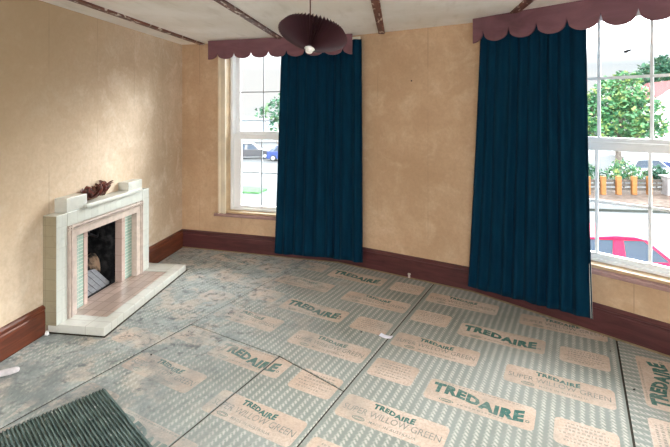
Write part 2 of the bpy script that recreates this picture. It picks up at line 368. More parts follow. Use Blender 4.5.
M['tile_green'] = tiles('green_tile_strip', (.33,.44,.36), (.62,.60,.52), .2, .028, .12, axes='yz', mortar=.08)
M['tile_hearth'] = tiles('terracotta_hearth_tile', (.42,.305,.25), (.24,.17,.14), .075, .15, .28, .35, axes='xy', mortar=.06)
t = NT('soot'); f = t.noise(t.pos(), 14, 5); M['soot'] = t.done(t.mix(t.ramp(f, .4, .75), (.006,.006,.007), (.045,.042,.042)), .9, .1)
t = NT('pale_firebrick'); f = t.noise(t.pos(), 11, 5, .6, .5); M['firebrick'] = t.done(t.mix(t.ramp(f, .42, .6), (.035,.03,.028), (.46,.31,.21)), .9, .1)
D = .09; fp = empty('fireplace', (.0, -1.485, 0))
def fpart(m, nm, mat, **k): return m.build(nm, mat, fp, **k)
ya, yb = -2.08, -.89
m = MB(); x0 = WL+.001                                              # outer surround, U shape
m.box((x0, ya, .06), (D, -1.975, .85)).box((x0, -1.005, .06), (D, yb, .85)).box((x0, -1.975, .75), (D, -1.005, .85))
fpart(m, 'surround', M['tile_front'], bevel=.004)
fpart(MB().box((x0, ya-.0015, .061), (D-.004, ya+.002, .846)), 'shaded_side_tiles', M['tile_side'])  # thin skin over the surround's side, carrying the painted shade
m = MB(); trim = [(0, -.02), (.004, -.02), (.006, .014), (.016, .016), (.018, -.006), (.024, -.006), (.027, .018), (.040, .012), (.044, .004), (.095, .002), (.095, -.050), (0, -.050)]
for s, y in ((1, -1.975), (-1, -1.005)): m.prism(trim, lambda q, o: (D+o, y+s*q, .06), lambda q, o: (D+o, y+s*q, .75))
m.prism(trim, lambda q, o: (D+o, -1.975, .75-q), lambda q, o: (D+o, -1.005, .75-q))
fpart(m, 'moulded_trim', plain('beige_pink_moulding', (.50,.40,.34), .35, .4, .12, 18))
m = MB().box((x0, -1.885, .06), (.038, -1.74, .66)).box((x0, -1.21, .06), (.038, -1.095, .66)).box((x0, -1.74, .652), (.036, -1.21, .70))
fpart(m, 'green_tile_panel', M['tile_green'])
M['tile_edge'] = tiles('pink_edge_tile', (.47,.34,.29), (.36,.24,.21), .15, .15, .10, axes='yz')
m = MB().box((x0, -1.74, .06), (.044, -1.70, .655)).box((x0-.10, -1.715, .06), (x0, -1.70, .655)); fpart(m, 'opening_edge', M['tile_edge'])
m = MB().box((x0, -1.255, .06), (.044, -1.21, .655)).box((x0-.10, -1.255, .06), (x0, -1.24, .655))
fpart(m, 'opening_edge', M['tile_edge'])
for s, (a, b) in enumerate(((-1.975, -1.757), (-1.216, -1.0))):
    fpart(MB().box((WL+.001, a, .85), (D-.006, b, .955)), 'corner_block', M['tile_block'], bevel=.004)
sh = [(WL+.001, -1.755), (WL+.001, -1.218), (D-.004, -1.218), (D-.004, -1.045), (D+.03, -1.045), (D+.03, -1.806), (D-.004, -1.806), (D-.004, -1.755)]
fpart(MB().flat(sh, .8505, .879), 'mantel_shelf', M['tile_block'], bevel=.004)
# hearth: pale kerb round dusty tiles
hx, h0, h1 = .45, -2.06, -.745
hxe = lambda y: hx - .045*(y-h0)/(h1-h0)                              # front edge runs a little askew
m = MB()
for q in ([(0, h0), (hxe(h0), h0), (hxe(-1.90), -1.90), (0, -1.90)], [(0, -.965), (hxe(-.965), -.965), (hxe(h1), h1), (0, h1)], [(hxe(-1.90)-.092, -1.90), (hxe(-1.90), -1.90), (hxe(-.965), -.965), (hxe(-.965)-.092, -.965)]): m.flat(q, 0, .062)
fpart(m, 'hearth_kerb', tiles('pale_hearth_tile', (.58,.56,.50), (.44,.41,.35), .152, .3, .04, axes='yx'), bevel=.005)
fpart(MB().flat([(WL+.001, -1.90), (hxe(-1.90)-.092, -1.90), (hxe(-.965)-.092, -.965), (WL+.001, -.965)], 0, .056), 'hearth_tiles', M['tile_hearth'])
m = MB()                                                            # firebox shell inside the wall
ox = -.40
m.box((ox, FY0+.001, .03), (WL, FY0+.016, .659)).box((ox, FY1-.016, .03), (WL, FY1-.001, .659)).box((ox, FY0+.001, .644), (WL, FY1-.001, .659)).box((ox-.015, FY0+.001, .03), (ox, FY1-.001, .659)).box((ox, FY0+.001, .03), (WL, FY1-.001, .05))
fpart(m, 'firebox', M['soot'])
def lump(c0, sz, seed, nm, mat):
    bm = bmesh.new(); bmesh.ops.create_icosphere(bm, subdivisions=3, radius=1); nz = smooth_noise(5, seed); nz2 = smooth_noise(5, seed+1)
    m = MB(); m.add([(c0[0] + sz[0]*v.co.x*(1+.3*nz(v.co.y*3+v.co.z*2)), c0[1] + sz[1]*v.co.y*(1+.3*nz2(v.co.x*3+v.co.z*3)), max(.0515, c0[2] + sz[2]*v.co.z*(1+.3*nz(v.co.x*2-v.co.y*4)))) for v in bm.verts], [tuple(q.index for q in f.verts) for f in bm.faces]); bm.free()
    return fpart(m, nm, mat)
lump((-.19, -1.345, .19), (.07, .075, .15), 3, 'fireback', M['firebrick']); lump((-.22, -1.50, .22), (.07, .085, .17), 8, 'fireback', M['firebrick'])
m = MB()                                                            # chimney throat and fallen iron plate in the dark upper half
m.prism([(-.39, .36), (-.17, .50), (-.15, .52), (-.15, .64), (-.39, .64)], lambda x, z: (x, FY0+.02, z), lambda x, z: (x, -1.42, z))
m.tube([(-.15, -1.50, .62), (-.12, -1.46, .54), (-.11, -1.38, .50), (-.13, -1.33, .56), (-.12, -1.30, .62)], .012)
fpart(m, 'throat_plate', M['soot'])
# a grey slab leaning inside the grate
t = NT('grey_slate'); f = t.noise(t.scale(t.pos(), (1, 1, 6)), 12, 4); M['slate'] = t.done(t.mix(f, (.10,.10,.11), (.26,.26,.27)), .6, .3)
m = MB(); quad = [(-1.675, .060), (-1.31, .060), (-1.30, .075), (-1.465, .245), (-1.675, .275)]; dq = Vector((.697, -.717)); nq = Vector((-.717, -.697))
BX = lambda y, z, o: (-.050 - .10*(z-.06) + o, y, z)
def clip2(poly, planes):
    for co, no in planes:
        res = []
        for a, b in zip(poly, poly[1:]+poly[:1]):
            da = (a[0]-co[0])*no[0] + (a[1]-co[1])*no[1]; db = (b[0]-co[0])*no[0] + (b[1]-co[1])*no[1]
            if da <= 0: res.append(a)
            if da*db < 0: k = da/(da-db); res.append((a[0]+(b[0]-a[0])*k, a[1]+(b[1]-a[1])*k))
        poly = res
    return poly
e0 = Vector((-1.465, .245))
m.prism(quad, lambda y, z: BX(y, z, -.012), lambda y, z: BX(y, z, 0))
for k in range(6):
    a0 = e0 + nq*(.045*k); a1 = e0 + nq*(.045*k+.038); q = clip2(quad, [(tuple(a0), tuple(-nq)), (tuple(a1), tuple(nq))])
    if len(q) > 2: m.prism(q, lambda y, z: BX(y, z, 0), lambda y, z: BX(y, z, .006))
tag(m.build('grate_board', M['slate'], origin=(-.06, -1.5, .060), bevel=.001), 'grey slatted board leaning inside the fireplace opening', 'board')
tag(fp, 'small tiled fireplace in pale mint with stepped top and raised hearth', 'fireplace')

# ------------------------------------------------------------------ shrivelled dried plant on the shelf
t = NT('dried_leaf'); f = t.noise(t.obj(), 45, 4); c = t.mix(t.ramp(f, .35, .6), (.035,.008,.008), (.16,.035,.025)); c = t.mix(t.ramp(t.noise(t.obj(), 60, 3, off=(4, 1, 2)), .62, .72), c, (.42,.24,.14))
M['dried'] = t.done(c, .35, .5)
dp = empty('dried_plant', (.045, -1.62, .8795)); r = random.Random(21)
stem = MB().tube([(.045, -1.73, .892), (.05, -1.66, .896), (.045, -1.60, .90), (.05, -1.54, .93), (.045, -1.505, .955)], [.006, .009, .011, .009, .005])
stem.build('stem', plain('dried_stem', (.13,.07,.04), .7), dp, smooth=True)
def leaf(base, dirv, up, L, W, curl):
    d = Vector(dirv).normalized(); n = Vector(up); n = (n - d*n.dot(d)).normalized(); s = d.cross(n); m = MB(); nu, nv = 8, 6; vs = []
    for i in range(nu+1):
        q = i/nu; w = W*math.sin(math.pi*min(1, q*.9+.08))**.7; ang = curl*q; p = Vector(base) + d*(L*math.sin(ang)/curl) + n*(L*(1-math.cos(ang))/curl)
        for j in range(nv+1):
            e = (j/nv-.5)*2; vs.append(p + s*(w*e) + n*(.45*w*e*e + .004*math.sin(9*q+5*e)))
    k = nv+1; m.add(vs, [(i*k+j, i*k+j+1, (i+1)*k+j+1, (i+1)*k+j) for i in range(nu) for j in range(nv)])
    lo = min(v[2] for v in m.v); 
    if lo < .8815: m.v = [(a, b, c + .8815-lo) for a, b, c in m.v]
    lo = min(v[0] for v in m.v)
    if lo < WL+.004: m.v = [(a + WL+.004-lo, b, c) for a, b, c in m.v]
    o = m.build('leaf', M['dried'], dp, smooth=True, fix=False); s_ = o.modifiers.new('thick', 'SOLIDIFY'); s_.thickness = .0022
for k in range(15):                                                 # low left clump
    a = r.uniform(0, 6.28); y = r.uniform(-1.72, -1.57)
    leaf((.045+r.uniform(-.01, .02), y, .897+r.uniform(0, .022)), (math.cos(a)*.7, math.sin(a), r.uniform(-.1, .6)), (0, 0, 1), r.uniform(.075, .12), r.uniform(.026, .042), r.uniform(.6, 1.7))
for k in range(9):                                                  # taller flared clump on its right
    a = 6.28*k/9 + r.uniform(-.3, .3)
    leaf((.045+.008*math.cos(a), -1.525+.012*math.sin(a), .905+r.uniform(-.01, .02)), (math.cos(a)*.35, math.sin(a)*.5, 1), (-math.cos(a), -math.sin(a), .2), r.uniform(.10, .135), r.uniform(.026, .038), r.uniform(-.9, -.3))
tag(dp, 'shrivelled dark red-brown dried plant lying on the fireplace shelf', 'dried plant')

# ------------------------------------------------------------------ hanging lamp with upturned pleated shade
fw = Vector((-math.sin(YAW), math.cos(YAW), 0)); rt = Vector((math.cos(YAW), math.sin(YAW), 0)); up = Vector((0, 0, 1))
hub = CAM + 2.3*(fw + rt*((309.5-335)/440) + up*((112-49)/440))
axis = (-(fw + up*.16).normalized()*.31 + (-up*.97 - rt*.20)*.9).normalized()      # points from rim to hub
e1 = axis.cross(Vector((0, 1, 0))).normalized(); e2 = axis.cross(e1)
LF = lambda x, y, z: tuple(hub - axis*z + e1*x + e2*y)
lamp = empty('pendant_lamp', tuple(hub))
t = NT('pleated_shade'); c = t.mix(t.noise(t.obj(), 9, 3), (.030,.015,.020), (.075,.026,.026)); M['shade'] = t.done(c, .3, .5)
npl = 56; m = MB(); rows = [(.022, .004), (.06, .022), (.11, .052), (.15, .080), (.176, .100)]; vs = []
for ri, (rad, z) in enumerate(rows):
    for k in range(npl*2):
        a = math.pi*k/npl; w = (1 if k % 2 else -1)*.0125*(rad/.176); vs.append(LF((rad+w*.9)*math.cos(a), (rad+w*.9)*math.sin(a), z - w*1.3))
K = npl*2; m.add(vs, [(i*K+k, i*K+(k+1) % K, (i+1)*K+(k+1) % K, (i+1)*K+k) for i in range(len(rows)-1) for k in range(K)])
o = m.build('lamp_shade', M['shade'], lamp, fix=False); s = o.modifiers.new('thick', 'SOLIDIFY'); s.thickness = .0015
MB().lathe([(.001, -.020), (.016, -.020), (.019, -.014), (.019, -.002), (.027, .000), (.027, .006), (.019, .008), (.017, .05), (.008, .062), (.001, .063)], LF).build('lamp_holder', plain('white_lamp_holder', (.78,.74,.68), .4, .5, .08, 40), lamp, smooth=False)
top = hub - axis*.062
MB().tube([tuple(top), tuple(top + up*.02 + rt*.002), (hub.x, hub.y+.02, hub.z+.2), (hub.x, hub.y+.02, ROOM_H)], .0035).build('cord', plain('brown_flex', (.14,.06,.04), .6), lamp, smooth=True)
MB().lathe([(.001, 0), (.045, 0), (.05, .008), (.05, .02), (.001, .021)], lambda x, y, z: (hub.x+x, hub.y+.02+y, ROOM_H-.0215+z)).build('ceiling_rose', M['white_frame'], lamp)
tag(lamp, 'pendant lamp on a brown cord with a tilted dark pleated shade', 'lamp')

# ------------------------------------------------------------------ printed underlay on the floor
TH = math.radians(69.1); V = Vector((math.cos(TH), math.sin(TH))); U = Vector((V.y, -V.x))
def R(u, v): p = U*u + V*v; return (p.x, p.y)
def worn(t, col, grime=1.0):
    """dirt, scuffs and torn residue, densest towards the hearth side"""
    p = t.pos(); u = t.dot(p, (U.x, U.y, 0)); v = t.dot(p, (V.x, V.y, 0))
    big = t.noise(p, 1.9, 5, .6, .4); reg = t.ramp(t.math('ADD', t.math('MULTIPLY_ADD', u, -.55, t.math('MULTIPLY', big, 1.5)), t.math('MULTIPLY', v, -.10)), -.60, .10)
    n1 = t.noise(p, 4.2, 8, .66, .35); n2 = t.noise(p, 5.5, 8, .68, .4, off=(5, 2, 1)); n3 = t.noise(p, 13, 7, .72, .3, off=(1, 8, 2)); n4 = t.noise(p, 2.6, 6, .6, .7, off=(9, 4, 4))
    m = lambda f, k: t.math('MULTIPLY', t.math('MULTIPLY', f, reg), k)
    col = t.mix(m(t.ramp(n4, .36, .60), .72), col, (.39,.415,.40))
    col = t.mix(m(t.ramp(n1, .50, .60), .62), col, (.58,.46,.375))
    col = t.mix(m(t.ramp(n2, .53, .64), .70), col, (.23,.265,.255))
    col = t.mix(m(t.ramp(n3, .50, .66), .85), col, (.10,.105,.11))
    col = t.mix(m(t.ramp(t.noise(p, 8, 7, .7, .6, off=(2, 2, 7)), .58, .66), .65), col, (.54,.49,.43))
    col = t.mix(m(t.ramp(t.noise(p, 26, 5, .7, .5, off=(4, 4, 1)), .56, .66), .55), col, (.13,.14,.14))
    col = t.mix(t.math('MULTIPLY', t.ramp(t.noise(p, 3.1, 8, .72, off=(6, 6, 1)), .46, .70), .42), col, (.30,.29,.26))
    near = t.ramp(t.math('MULTIPLY_ADD', v, -1, t.math('MULTIPLY', u, -.55)), .1, 1.3)
    col = t.mix(t.math('MULTIPLY', t.math('MULTIPLY', t.ramp(t.noise(p, 2.1, 8, .74, .5, off=(11, 3, 5)), .38, .62), near), .80), col, (.17,.185,.185))
    sp = t.ramp(t.noise(p, 60, 3, .6, off=(3, 1, 5)), .70, .76); col = t.mix(t.math('MULTIPLY', sp, .6), col, (.08,.075,.07))
    return col
def underlay_mat(name, swap=False, grime=1.0):
    t = NT(name); p = t.pos(); u = t.dot(p, (U.x, U.y, 0)); v = t.dot(p, (V.x, V.y, 0))
    if swap: u, v = v, u
    jit = t.math('MULTIPLY', t.math('SUBTRACT', t.noise(p, 40, 3), .5), .9)
    saw = t.math('FRACT', t.math('ADD', t.math('MULTIPLY', v, 1/.026), t.math('MULTIPLY', jit, .4)))
    w = t.math('PINGPONG', t.math('FRACT', t.math('ADD', t.math('MULTIPLY', u, 1/.046), t.math('MULTIPLY', saw, .38))), .5)
    dash = t.math('PINGPONG', saw, .5)
    h = t.ramp(t.math('ADD', t.math('ADD', w, t.math('MULTIPLY', jit, .25)), t.math('MULTIPLY', t.math('SUBTRACT', .25, dash), .25)), -.06, .24)
    w2 = t.math('PINGPONG', t.math('FRACT', t.math('ADD', t.math('MULTIPLY_ADD', u, 1/.046, .5), t.math('MULTIPLY', saw, -.30))), .5)
    h2 = t.ramp(t.math('ADD', w2, t.math('MULTIPLY', jit, .35)), -.05, .20)
    h = t.math('MULTIPLY', h, t.math('MULTIPLY_ADD', h2, .5, .5))
    fade = t.ramp(t.noise(p, 1.4, 4, off=(2, 9, 0)), .3, .7)
    teal = t.mix(fade, (.205,.222,.195), (.295,.312,.285)); ground = t.mix(fade, (.48,.44,.375), (.58,.545,.49))
    c = t.mix(h, ground, teal); c = worn(t, c, grime)
    t.bump(t.math('ADD', h, t.noise(p, 50, 3)), .15, .003); return t.done(c, .8, .2)
t = NT('peach_print'); p = t.pos(); c = t.mix(t.ramp(t.noise(p, 3, 5), .35, .7), (.54,.40,.31), (.65,.515,.425)); c = t.mix(t.math('MULTIPLY', t.ramp(t.noise(p, 90, 4), .4, .65), .4), c, (.36,.26,.20))
M['panel'] = t.done(worn(t, c), .8, .2)
t = NT('teal_ink'); p = t.pos(); c = t.mix(t.ramp(t.noise(p, 55, 3), .45, .75), (.040,.125,.105), (.15,.235,.20)); M['ink'] = t.done(worn(t, c), .8, .2)
t = NT('grey_ink'); p = t.pos(); c = t.mix(t.ramp(t.noise(p, 70, 3), .4, .75), (.17,.18,.16), (.40,.35,.29)); M['ink_small'] = t.done(worn(t, c), .8, .2)
M['sheet'] = underlay_mat('printed_underlay'); M['sheet_turned'] = underlay_mat('printed_underlay_turned', True)

_glyphs = {}
def text_shape(s, bold):
    """letter outlines as a flat mesh scaled to width 1, with its height ratio"""
    if (s, bold) in _glyphs: return _glyphs[(s, bold)]
    cu = bpy.data.curves.new('lettering', 'FONT'); cu.body = s; cu.size = 1; cu.offset = bold; cu.resolution_u = 2; cu.space_character = 1.12 if bold > .01 else 1.0
    ob = bpy.data.objects.new('lettering', cu); COL.objects.link(ob); bpy.context.view_layer.update()
    me = ob.evaluated_get(bpy.context.evaluated_depsgraph_get()).to_mesh()
    vs = [(v.co.x, v.co.y) for v in me.vertices]; fs = [tuple(f.vertices) for f in me.polygons]
    bpy.data.objects.remove(ob); bpy.data.curves.remove(cu)
    x0 = min(x for x, y in vs); x1 = max(x for x, y in vs); y0 = min(y for x, y in vs); y1 = max(y for x, y in vs)
    out = ([((x-x0)/(x1-x0), (y-y0)/(y1-y0)) for x, y in vs], fs); _glyphs[(s, bold)] = out; return out
def put_text(acc, s, x, y, w, h, bold=0, wave=0):
    vs, fs = text_shape(s, bold)
    acc.add([(x + a*w, y + b*h*(1 - (.22*math.sin(a*math.pi) if wave else 0)) + wave*(math.sin(2*math.pi*(a*.95+.02)) + .9*(.5-a)), 0) for a, b in vs], fs)
def put_dashes(acc, r, x, y, w, h):
    """a line of print too small to read"""
    q = x
    while q < x+w:
        L = r.uniform(.008, .02); L = min(L, x+w-q)
        for k in range(max(1, int(L/.0042))): acc.add([(q+k*.0042, y, 0), (q+k*.0042+.0026, y, 0), (q+k*.0042+.0026, y+h, 0), (q+k*.0042, y+h, 0)], [(0, 1, 2, 3)])
        q += L + .005
def ring(acc, x, y, a, b, th):
    n = 20; vs = []
    for k in range(n):
        q = 2*math.pi*k/n
        vs += [(x+a*math.cos(q), y+b*math.sin(q), 0), (x+(a-th)*math.cos(q), y+(b-th)*math.sin(q), 0)]
    acc.add(vs, [(2*k, 2*((k+1) % n), 2*((k+1) % n)+1, 2*k+1) for k in range(n)])
def rounded(w, h, rad):
    out = []
    for cx, cy, a0 in ((w-rad, h-rad, 0), (rad, h-rad, 90), (rad, rad, 180), (w-rad, rad, 270)):
        for k in range(5): a = math.radians(a0 + 22.5*k); out.append((cx+rad*math.cos(a), cy+rad*math.sin(a)))
    return out
ZS, ZP, ZT = .006, .0066, .0072
def clip_build(acc, name, mat, parent, fr, z, planes, thick=0):
    """map print to the floor, trim it at the edges of the sheet"""
    me = bpy.data.meshes.new(name); bm = bmesh.new(); vv = [bm.verts.new((*fr(x, y), z)) for x, y, _ in acc.v]
    for f in acc.f:
        try: bm.faces.new([vv[i] for i in f])
        except ValueError: pass
    for co, no in planes:
        bmesh.ops.bisect_plane(bm, geom=list(bm.verts)+list(bm.edges)+list(bm.faces), plane_co=(*co, 0), plane_no=(*no, 0), clear_outer=True)
    if not bm.faces: bm.free(); return None
    for f in bm.faces:
        f.normal_update()
        if f.normal.z < 0: f.normal_flip()
    if thick:
        g = bmesh.ops.extrude_face_region(bm, geom=list(bm.faces)); bmesh.ops.translate(bm, verts=[e for e in g['geom'] if isinstance(e, bmesh.types.BMVert)], vec=(0, 0, -thick))
        bmesh.ops.recalc_face_normals(bm, faces=bm.faces)
    bm.to_mesh(me); bm.free(); me.materials.append(mat)
    o = bpy.data.objects.new(name, me); COL.objects.link(o); w = world_loc(parent); me.transform(Matrix.Translation(-w)); o.parent = parent; return o
def poly_planes(poly):
    """outward half planes of a convex counter-clockwise polygon"""
    out = []
    for a, b in zip(poly, poly[1:]+poly[:1]):
        d = Vector(b)-Vector(a)
        if d.length > 1e-6: out.append((a, (d.y, -d.x)))
    return out
def clip_poly(poly, planes):
    for co, no in planes:
        res = []
        for a, b in zip(poly, poly[1:]+poly[:1]):
            da = (a[0]-co[0])*no[0] + (a[1]-co[1])*no[1]; db = (b[0]-co[0])*no[0] + (b[1]-co[1])*no[1]
            if da <= 0: res.append(a)
            if da*db < 0: k = da/(da-db); res.append((a[0]+(b[0]-a[0])*k, a[1]+(b[1]-a[1])*k))
        poly = res
    return poly
G = .030                                                            # gripper strip along the skirting
gp_ = [(.0225, .0005), (.050, .0005), (.047, .0062), (.0225, .0066)]
struct(MB().sweep([tuple(P0 + Vector((WL+.02, 0))), tuple(P1), tuple(P2), tuple(P3)], gp_).build('trim_5', plain('tan_gripper_wood', (.34,.26,.15), .8, .1, .2, 14)))
inset = [(WL+.03, BACK+.3), (P3.x-.05, BACK+.3), (P3.x-.05, P3.y-.1)]
room_planes = [((WL+.024+.012, 0), (-1, 0))] + [(F(0, -.022-G, 0)[:2], tuple(F.n)) for F in (FA, FB, FC)] + [((P3.x-.03, 0), (1, 0)), ((0, BACK+.4), (0, -1))]
def panel_kind(kind, r):
    P, T, S, E_ = MB(), MB(), MB(), MB()
    if kind == 'big':
        w, h = .572, .198; P.add([(x, y, 0) for x, y in rounded(w, h, .028)], [tuple(range(20))])
        put_text(T, 'TREDAIRE', .030, .062, .490, .098, .062, .020); ring(E_, .128, .030, .040, .013, .004); ring(E_, .128, .030, .028, .007, .003)
        ring(E_, .538, .066, .010, .010, .004)
        put_dashes(S, r, .06, .180, .44, .009); put_dashes(S, r, .19, .022, .24, .011)
    elif kind == 'name':
        w, h = .575, .192; P.add([(x, y, 0) for x, y in rounded(w, h, .028)], [tuple(range(20))])
        put_text(T, 'TREDAIRE', .170, .128, .235, .046, .055, .009); put_text(S, 'SUPER WILLOW GREEN', .022, .066, .532, .046)
        ring(E_, .135, .030, .036, .015, .004); ring(E_, .135, .030, .025, .008, .003); put_text(S, 'MADE IN AUSTRALIA', .195, .022, .25, .018, .012)
    else:
        w, h = .283, .203; P.add([(x, y, 0) for x, y in rounded(w, h, .028)], [tuple(range(20))])
        for k, (x, wd, hh) in enumerate(((.06, .17, .010), (.05, .19, .014), (.05, .19, .014), (.025, .235, .009), (.05, .19, .009), (.045, .15, .012))): put_dashes(S, r, x, .168-.027*k, wd, hh)
    return P, T, S, E_
def sheet(name, poly, label, prints, mat, extra=None, turned=False, cut=None):
    """poly in plan; prints: (kind, u, v_top)"""
    root = MB().flat(poly, .0005, ZS).build(name, mat); tag(root, label, 'underlay')
    pl = poly_planes(poly) if extra is None else extra
    r = random.Random(len(prints))
    for kind, u, v in prints:
        P, T, S, E_ = panel_kind(kind, r); h = max(y for _, y, _ in P.v)
        fr = (lambda x, y: R(u+x, v-h+y)) if not turned else (lambda x, y: R(u+h-y, v+x))
        pk = pl + (cut(u) if cut else []); o = clip_build(P, 'printed_panel', M['panel'], root, fr, ZP, pk, .0005)
        if not o: continue
        for acc, nm, mt in ((T, 'lettering', M['ink']), (E_, 'emblem', M['ink']), (S, 'small_print', M['ink_small'])):
            if len(acc.f): clip_build(acc, nm, mt, o, fr, ZT, pk)
    return root
def lattice(u0, dv, v0, v1):
    """the print repeats every 0.795 m along a roll"""
    out = []
    k0 = int(math.floor((v0)/.795))-1
    for k in range(k0, 4):
        b = k*.795 + dv
        for kind, du, dw in (('name', .035, .100), ('name', .778, .052), ('note', .035, -.275), ('big', .405, -.327), ('note', 1.065, -.340)):
            v = b + dw
            if v0 < v and v-.2 < v1: out.append((kind, u0+du, v))
    return out
def strip(u0, u1, v0, v1):
    return clip_poly([R(u0, v0), R(u1, v0), R(u1, v1), R(u0, v1)], room_planes)
g = .006
S1, S2, S3 = 1.560, 2.938, 4.345
r2 = strip(S2+g, S3-g, -3.9, 2.4)
sheet('underlay_sheet', r2, 'underlay strip with crisp green lettering, between the white paper tag and the right window corner', lattice(S2-.0, 0, -3.4, 1), M['sheet'])
r1t = clip_poly(strip(S1+g, S2-g, -1.30, 2.4), [])
r1 = [R(S1+g, -1.335), R(2.40, -1.366), R(S2-g, -1.482)] + [q for q in r1t if q[0]*V.x + q[1]*V.y > -1.29]
def cut1(u): return [(R(2.40, -1.366), tuple(R(-.0369, -1)) if u < 2.3 else tuple(R(-.2156, -1)))]
sheet('underlay_sheet', r1, 'underlay strip running to the left curtain, cut along a slanting line near mid floor', lattice(S1-.008, -.268, -1.5, 1.3), M['sheet'], poly_planes(strip(S1+g, S2-g, -1.6, 2.4)), False, cut1)
rl = clip_poly(strip(S1+.011, 2.397, -3.9, -1.30), [(R(2.40, -1.378), tuple(R(.0369, 1)))])
sheet('underlay_sheet', rl, 'stained underlay piece under the ribbed mat corner, cut off halfway through a green word', lattice(S1-.008, -.268, -3.4, -1.1), M['sheet'])
rr = clip_poly(strip(2.411, S2-g, -3.9, -1.30), [(R(2.40, -1.380), tuple(R(.2156, 1)))])
sheet('underlay_sheet', rr, 'narrow cleaner underlay piece wedged between the stained piece and the crisp lettered strip', lattice(S1-.008, -.268, -3.4, -1.1), M['sheet'])
# the strip by the fireplace is cut round the hearth
a = clip_poly([R(-2.4, -3.9), R(S1-g, -3.9), R(S1-g, 2.0), R(-2.4, 2.0)], room_planes)
hb = MB(); 
left_pl = poly_planes(a)
root0 = None
bmh = bmesh.new(); bmh.faces.new([bmh.verts.new((*q, 0)) for q in a])
for co, no in (((0, h0-.028), (0, 1)), ((0, h1+.022), (0, 1)), ((hx+.022, h0), (1, .0342))):
    bmesh.ops.bisect_plane(bmh, geom=list(bmh.verts)+list(bmh.edges)+list(bmh.faces), plane_co=(*co, 0), plane_no=(*no, 0))
dead = [f for f in bmh.faces if f.calc_center_median().x < hx and h0-.02 < f.calc_center_median().y < h1+.02]
bmesh.ops.delete(bmh, geom=dead, context='FACES')
bmesh.ops.dissolve_faces(bmh, faces=list(bmh.faces)); f0 = max(bmh.faces, key=lambda f: f.calc_area()); poly0 = [tuple(v.co.xy) for v in f0.verts]; bmh.free()
sheet('underlay_sheet', poly0, 'grimy underlay strip along the fireplace hearth, its print nearly worn away',
      [q for q in lattice(.165, .36, -3.6, 1) if R(q[1], q[2]-.1)[0] > .5 or R(q[1], q[2])[1] < -2.2], M['sheet'], left_pl + [((hx+.024, h0), (-1, -.0342))])
r3 = strip(S3+g, 6.2, -3.9, 2.4)
turn = []
for k in range(2):
    for dv_ in (0, -1.39): turn += [('big', 4.435+.795*k, -.81+dv_), ('note', 4.425+.795*k, -1.19+dv_), ('name', 4.803+.795*k, -1.18+dv_), ('name', 4.851+.795*k, -.437+dv_)]
turn = [(k, u, v) for k, u, v in turn]
sheet('underlay_sheet', r3, 'underlay strip with its lettering turned sideways below the right window', turn, M['sheet_turned'], turned=True)

# ribbed mat lying on the near left corner
mx, my = Vector((.85, -2.613)), Vector((.506, -.364)).normalized(); mw = Vector((my.y, -my.x))   # corner, edge down right, edge down left
MF = lambda a_, b_, z: (mx.x + my.x*a_ + mw.x*b_, mx.y + my.y*a_ + mw.y*b_, z)
m = MB(); pitch = .0172; nr = 60; prof = []
for k in range(nr):
    q = k*pitch
    prof += [(q, .0085), (q+.0070, .0085), (q+.0082, .016), (q+.0145, .016), (q+.0160, .0085)]
prof = prof + [(nr*pitch, .0085), (nr*pitch, .0073), (0, .0073)]
m.prism(prof, lambda b_, z: MF(0, b_, z), lambda b_, z: MF(1.2, b_, z))
t = NT('green_rubber'); p = t.pos(); c = t.mix(t.ramp(t.noise(p, 7, 6, .65), .35, .7), (.052,.080,.075), (.125,.170,.158)); c = t.mix(t.ramp(t.noise(p, 24, 6, .7, off=(3, 1, 0)), .60, .66), c, (.30,.31,.29)); M['rubber'] = t.done(c, .6, .3)
c = None
tag(m.build('ribbed_mat', M['rubber'], origin=MF(.5, .5, .0073)), 'dark green ribbed rubber mat piece on the floor in the near corner', 'mat')

# small things on the floor
m = MB().box((-.022, -.011, .0005), (.022, .011, .003)); 
def place(m, loc, rz):
    c_, s_ = math.cos(rz), math.sin(rz); m.v = [(loc[0]+x*c_-y*s_, loc[1]+x*s_+y*c_, loc[2]+z) for x, y, z in m.v]; return m
m = MB(); m.add([(x, y, .001+.006*(x/.04)**2+.0006*s) for s in (0, 1) for x in (-.045, -.02, 0, .02, .045) for y in (-.022, .022)],
    [(2*i, 2*i+1, 2*i+3, 2*i+2) for i in range(4)] + [(10+2*i, 12+2*i, 13+2*i, 11+2*i) for i in range(4)] + [(0, 2, 12, 10), (2, 4, 14, 12), (4, 6, 16, 14), (6, 8, 18, 16), (1, 11, 13, 3), (3, 13, 15, 5), (5, 15, 17, 7), (7, 17, 19, 9), (0, 10, 11, 1), (8, 9, 19, 18)])
tag(place(m, (2.437, -1.80, ZT), -.36).build('paper_tag', plain('white_paper', (.82,.80,.88), .7), origin=(2.437, -1.80, ZT)), 'small white paper tag lying on the seam of the underlay', 'paper')
m = MB().lathe([(.001, 0), (.011, 0), (.012, .004), (.010, .008), (.010, .026), (.014, .030), (.014, .036), (.012, .040), (.001, .040)], lambda x, y, z: (2.63+x, -.640+y, ZS+.0002+z), 14)
tag(m.build('plastic_plug', plain('pinkish_white_plastic', (.66,.58,.52), .5), origin=(2.63, -.640, ZS)), 'little off-white plastic plug standing against the skirting under the tan wall', 'plug')
m = MB(); 
m.prism([(-.012, -.010), (.012, -.012), (.016, .003), (.004, .012), (-.012, .008)], lambda x, y: (.035+x, -2.105+y, .0068), lambda x, y: (.035+x*.7, -2.105+y*.7, .032))
tag(m.build('plaster_chip', plain('white_plaster', (.78,.77,.74), .8), origin=(.035, -2.105, .0066)), 'white plaster chip on the floor between skirting end and hearth', 'plaster chip')
q0, q1 = Vector((-.0, -2.72, ZT+.0185)), Vector((.225, -2.535, ZT+.0185)); dd = (q1-q0).normalized()
